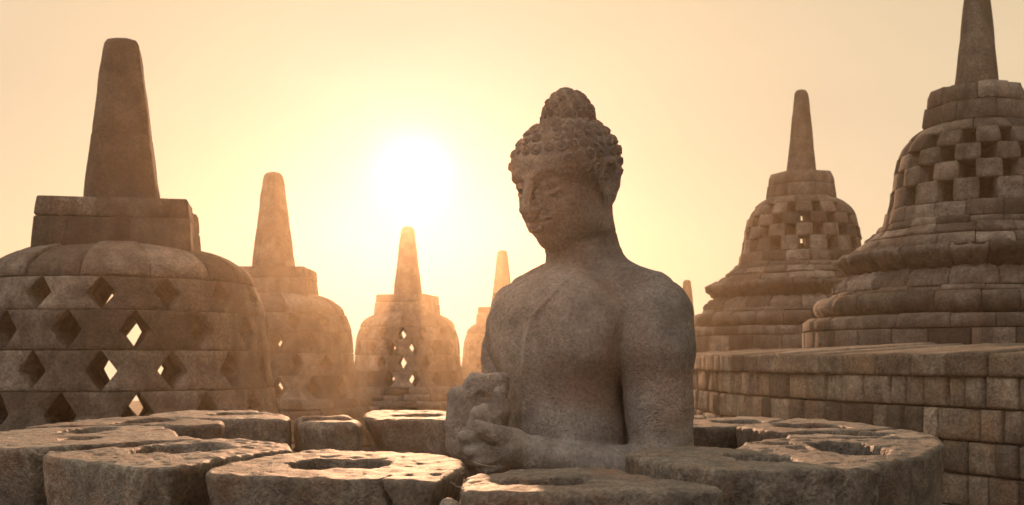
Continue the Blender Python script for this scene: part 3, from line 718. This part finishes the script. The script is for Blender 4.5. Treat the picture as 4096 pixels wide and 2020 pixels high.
    hd = smin(hd, chain(P, [I(1990, 1735, -2.7), I(1968, 1680, -2.75), I(1936, 1636, -2.8)], [.28, .26, .22]), .03)
    d = smin(d, hd, .03)
    # neck with its folds
    nk = chain(P, [B(0, -.55, 3.4), B(0, -.35, 4.6), B(0, -.1, 6.2)], [1.65, 1.38, 1.42], .3)
    for z in (4.35, 4.95): nk = nk+.035*np.exp(-((P[:, 2]-z-(P[:, 0])*.12)/.07)**2)
    d = smin(d, nk, .45)
    return d
def statue_sdf(P):
    d = body_sdf(P); m = P[:, 2] > 3.0
    if m.any():
        dm = d[m]; d[m] = smin(dm, head_sdf(P[m]), .16)
    return d+fbm(P, 1.1, 2, 8)*.035+fbm(P, 5, 2, 9)*.016
VV, FF = sculpt(statue_sdf, (-6.8, -6.6, -8.4), (6.2, 5.2, 11.4), .056)
st_org = np.array([252/F*YS, YS, ZC])
st = tag(empty('stone_statue', (st_org[0], st_org[1], ZC-8.1*UNIT)), 'seated weathered stone statue with closed eyes, curled hair and topknot inside the stone ring', 'statue')
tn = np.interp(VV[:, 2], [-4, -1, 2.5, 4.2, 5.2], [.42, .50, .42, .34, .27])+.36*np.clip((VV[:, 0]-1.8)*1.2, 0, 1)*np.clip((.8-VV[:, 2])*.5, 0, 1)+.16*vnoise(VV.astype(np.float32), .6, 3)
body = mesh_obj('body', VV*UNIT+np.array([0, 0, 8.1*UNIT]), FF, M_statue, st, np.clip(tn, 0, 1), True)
# hair: rows of snail curls on skull and topknot
def curl(A, c, nrm_, rad, hgt, spin, hand):
    n_ = nrm_/np.linalg.norm(nrm_); t1 = np.cross(n_, [0.3, .2, 1.]); t1 /= np.linalg.norm(t1); t2 = np.cross(n_, t1)
    NR, NS = 11, 22; V = []
    for i in range(NR+1):
        r = i/NR
        for k in range(NS):
            ph = 2*pi*k/NS
            sp = cos(2*pi*(r*1.75)-hand*ph+spin)
            hh = hgt*(np.sqrt(max(0, 1-r**2.6))*.80+.36*sp*(1-r**6)*(.4+r*.6 if i else .0))
            if i == 0: hh = hgt*.95
            V.append(c+(t1*cos(ph)+t2*sin(ph))*r*rad+n_*(hh-hgt*.15))
    Fc = []
    for i in range(NR):
        for k in range(NS):
            a_, b_ = i*NS+k, i*NS+(k+1) % NS; Fc.append((a_, a_+NS, b_+NS, b_))
    A.add(np.array(V), np.array(Fc), float(np.clip(RNG.normal(.5, .12), 0, 1)))
A = Acc()
def hairline(az_):   # az_: 0 front, pi back -> lowest u
    return np.interp(abs(az_), [0, .35, .75, 1.0, 1.2, 1.42, 1.55, 1.7, 1.9, 2.1, pi], [.95, .88, .50, .0, -.45, -.80, .80, .80, .1, -1.2, -1.5])
def rows(cen, rad, lo_el, hi_el, lim, step, size):
    el = lo_el; k = 0; cen = np.array(cen); rad = np.array(rad)
    while el < hi_el:
        circ = 2*pi*cos(el)*(rad[0]+rad[1])/2; n = max(3, int(round(circ/step)))
        for i in range(n):
            a_ = (i+.5*(k % 2))*2*pi/n+RNG.normal(0, .012); a_ = (a_+pi) % (2*pi)-pi; e_ = el+RNG.normal(0, .012)
            dirv = np.array([cos(e_)*sin(a_), cos(e_)*cos(a_), sin(e_)]); q = cen+rad*dirv
            if lim is not None and q[2] < lim(a_): continue
            dw = HM@dirv; W0 = HC+HM@cen
            tt = np.linspace(.6, 3.2, 105).astype(np.float32); sd = head_sdf((W0+tt[:, None]*dw).astype(np.float32))
            ins_ = np.where(sd < 0)[0]; tr = tt[ins_[-1]] if len(ins_) else 2.
            W = W0+dw*tr; e3 = np.eye(3)*.12; g3 = head_sdf(np.concatenate([W+e3, W-e3]).astype(np.float32)); nw = g3[:3]-g3[3:]
            if lim is None and (HM.T@(W-HC))[2] < 1.6: continue
            sc = size*RNG.uniform(.90, 1.10)
            curl(A, W, nw, sc*.97, sc*.64, RNG.uniform(0, 6.28), RNG.choice([-1, 1]))
        el += step*.88/((rad[2]+rad[0])/2) if lim is not None else step*.84/rad[2]; k += 1
rows((0, -.15, .38), (1.97, 2.25, 1.72), -.95, 1.2, hairline, .45, .238)
rows((0, -.62, 2.02), (1.04, 1.04, 1.28), -.05, 1.45, None, .36, .185)
for q in ((0, -.62, 3.30),):
    curl(A, HC+HM@np.array(q), HU, .25, .12, 0, 1)
V0 = np.concatenate(A.V); 
hair = mesh_obj('hair', (V0+.012*np.stack([vnoise(V0.astype(np.float32), 9, s) for s in (1, 2, 3)], 1))*UNIT+np.array([0, 0, 8.1*UNIT]), np.concatenate(A.F), M_hair, st, np.concatenate(A.T), True)

# cobweb threads catching the light between the stones
mw = bpy.data.materials.new('cobweb'); mw.use_nodes = True; pb = mw.node_tree.nodes['Principled BSDF']
pb.inputs['Base Color'].default_value = (.75, .65, .5, 1); pb.inputs['Roughness'].default_value = .4
nz_ = mw.node_tree.nodes.new('ShaderNodeTexNoise'); nz_.inputs['Scale'].default_value = 60
rp_ = mw.node_tree.nodes.new('ShaderNodeMapRange'); rp_.inputs[3].default_value = .3; rp_.inputs[4].default_value = .6
mw.node_tree.links.new(nz_.outputs[0], rp_.inputs[0]); mw.node_tree.links.new(rp_.outputs[0], pb.inputs['Roughness'])
def thread(p0, p1, sag, label):
    def w(q): Y = q[2]; return np.array([(q[0]-2048)/F*Y, Y, ZC+(HZ-q[1])/F*Y])
    a_, b_ = w(p0), w(p1); V = []; n = 14; c = (a_+b_)/2
    for i in range(n+1):
        t = i/n; p = a_*(1-t)+b_*t-np.array([0, 0, sag*4*t*(1-t)])+RNG.normal(0, .0004, 3)
        for k in range(4): V.append(p+np.array([0, cos(k*pi/2), sin(k*pi/2)])*.0003-c)
    Fc = [(i*4+k, i*4+(k+1) % 4, (i+1)*4+(k+1) % 4, (i+1)*4+k) for i in range(n) for k in range(4)]
    tag(mesh_obj('cobweb_thread', np.array(V), Fc, mw, None, None, False, tuple(c)), label, 'cobweb', 'cobweb threads on the ring stones')
thread((1882, 1840, 2.35), (1985, 1864, 2.2), .004, 'cobweb thread stretched below the hand to the middle front stone')
thread((1832, 1870, 2.02), (1858, 1888, 2.0), .006, 'short cobweb thread in the notch between the two middle front stones')
thread((1803, 1925, 1.86), (1850, 1946, 1.86), .004, 'lowest cobweb thread, on the face where the two middle front stones meet')
thread((132, 1800, 2.45), (176, 1815, 2.4), .006, 'cobweb thread at the left end of the front left ring stone')

# ------------------------------------------------------------------ haze
hz = bpy.data.materials.new('haze'); hz.use_nodes = True; t = hz.node_tree; t.nodes.clear()
o_ = t.nodes.new('ShaderNodeOutputMaterial'); pv = t.nodes.new('ShaderNodeVolumePrincipled'); t.links.new(pv.outputs[0], o_.inputs['Volume'])
pv.inputs['Color'].default_value = (1, .81, .55, 1); pv.inputs['Density'].default_value = .0029; pv.inputs['Anisotropy'].default_value = .855
x0, x1, y0, y1, z0, z1 = -42, 42, -42, 42, -1, ZC+4.9
Vb = np.array([(x, y, z) for x in (x0, x1) for y in (y0, y1) for z in (z0, z1)], float)
hb = mesh_obj('haze', Vb, [(0, 1, 3, 2), (4, 6, 7, 5), (0, 4, 5, 1), (2, 3, 7, 6), (0, 2, 6, 4), (1, 5, 7, 3)], hz)
tag(hb, kind='stuff')
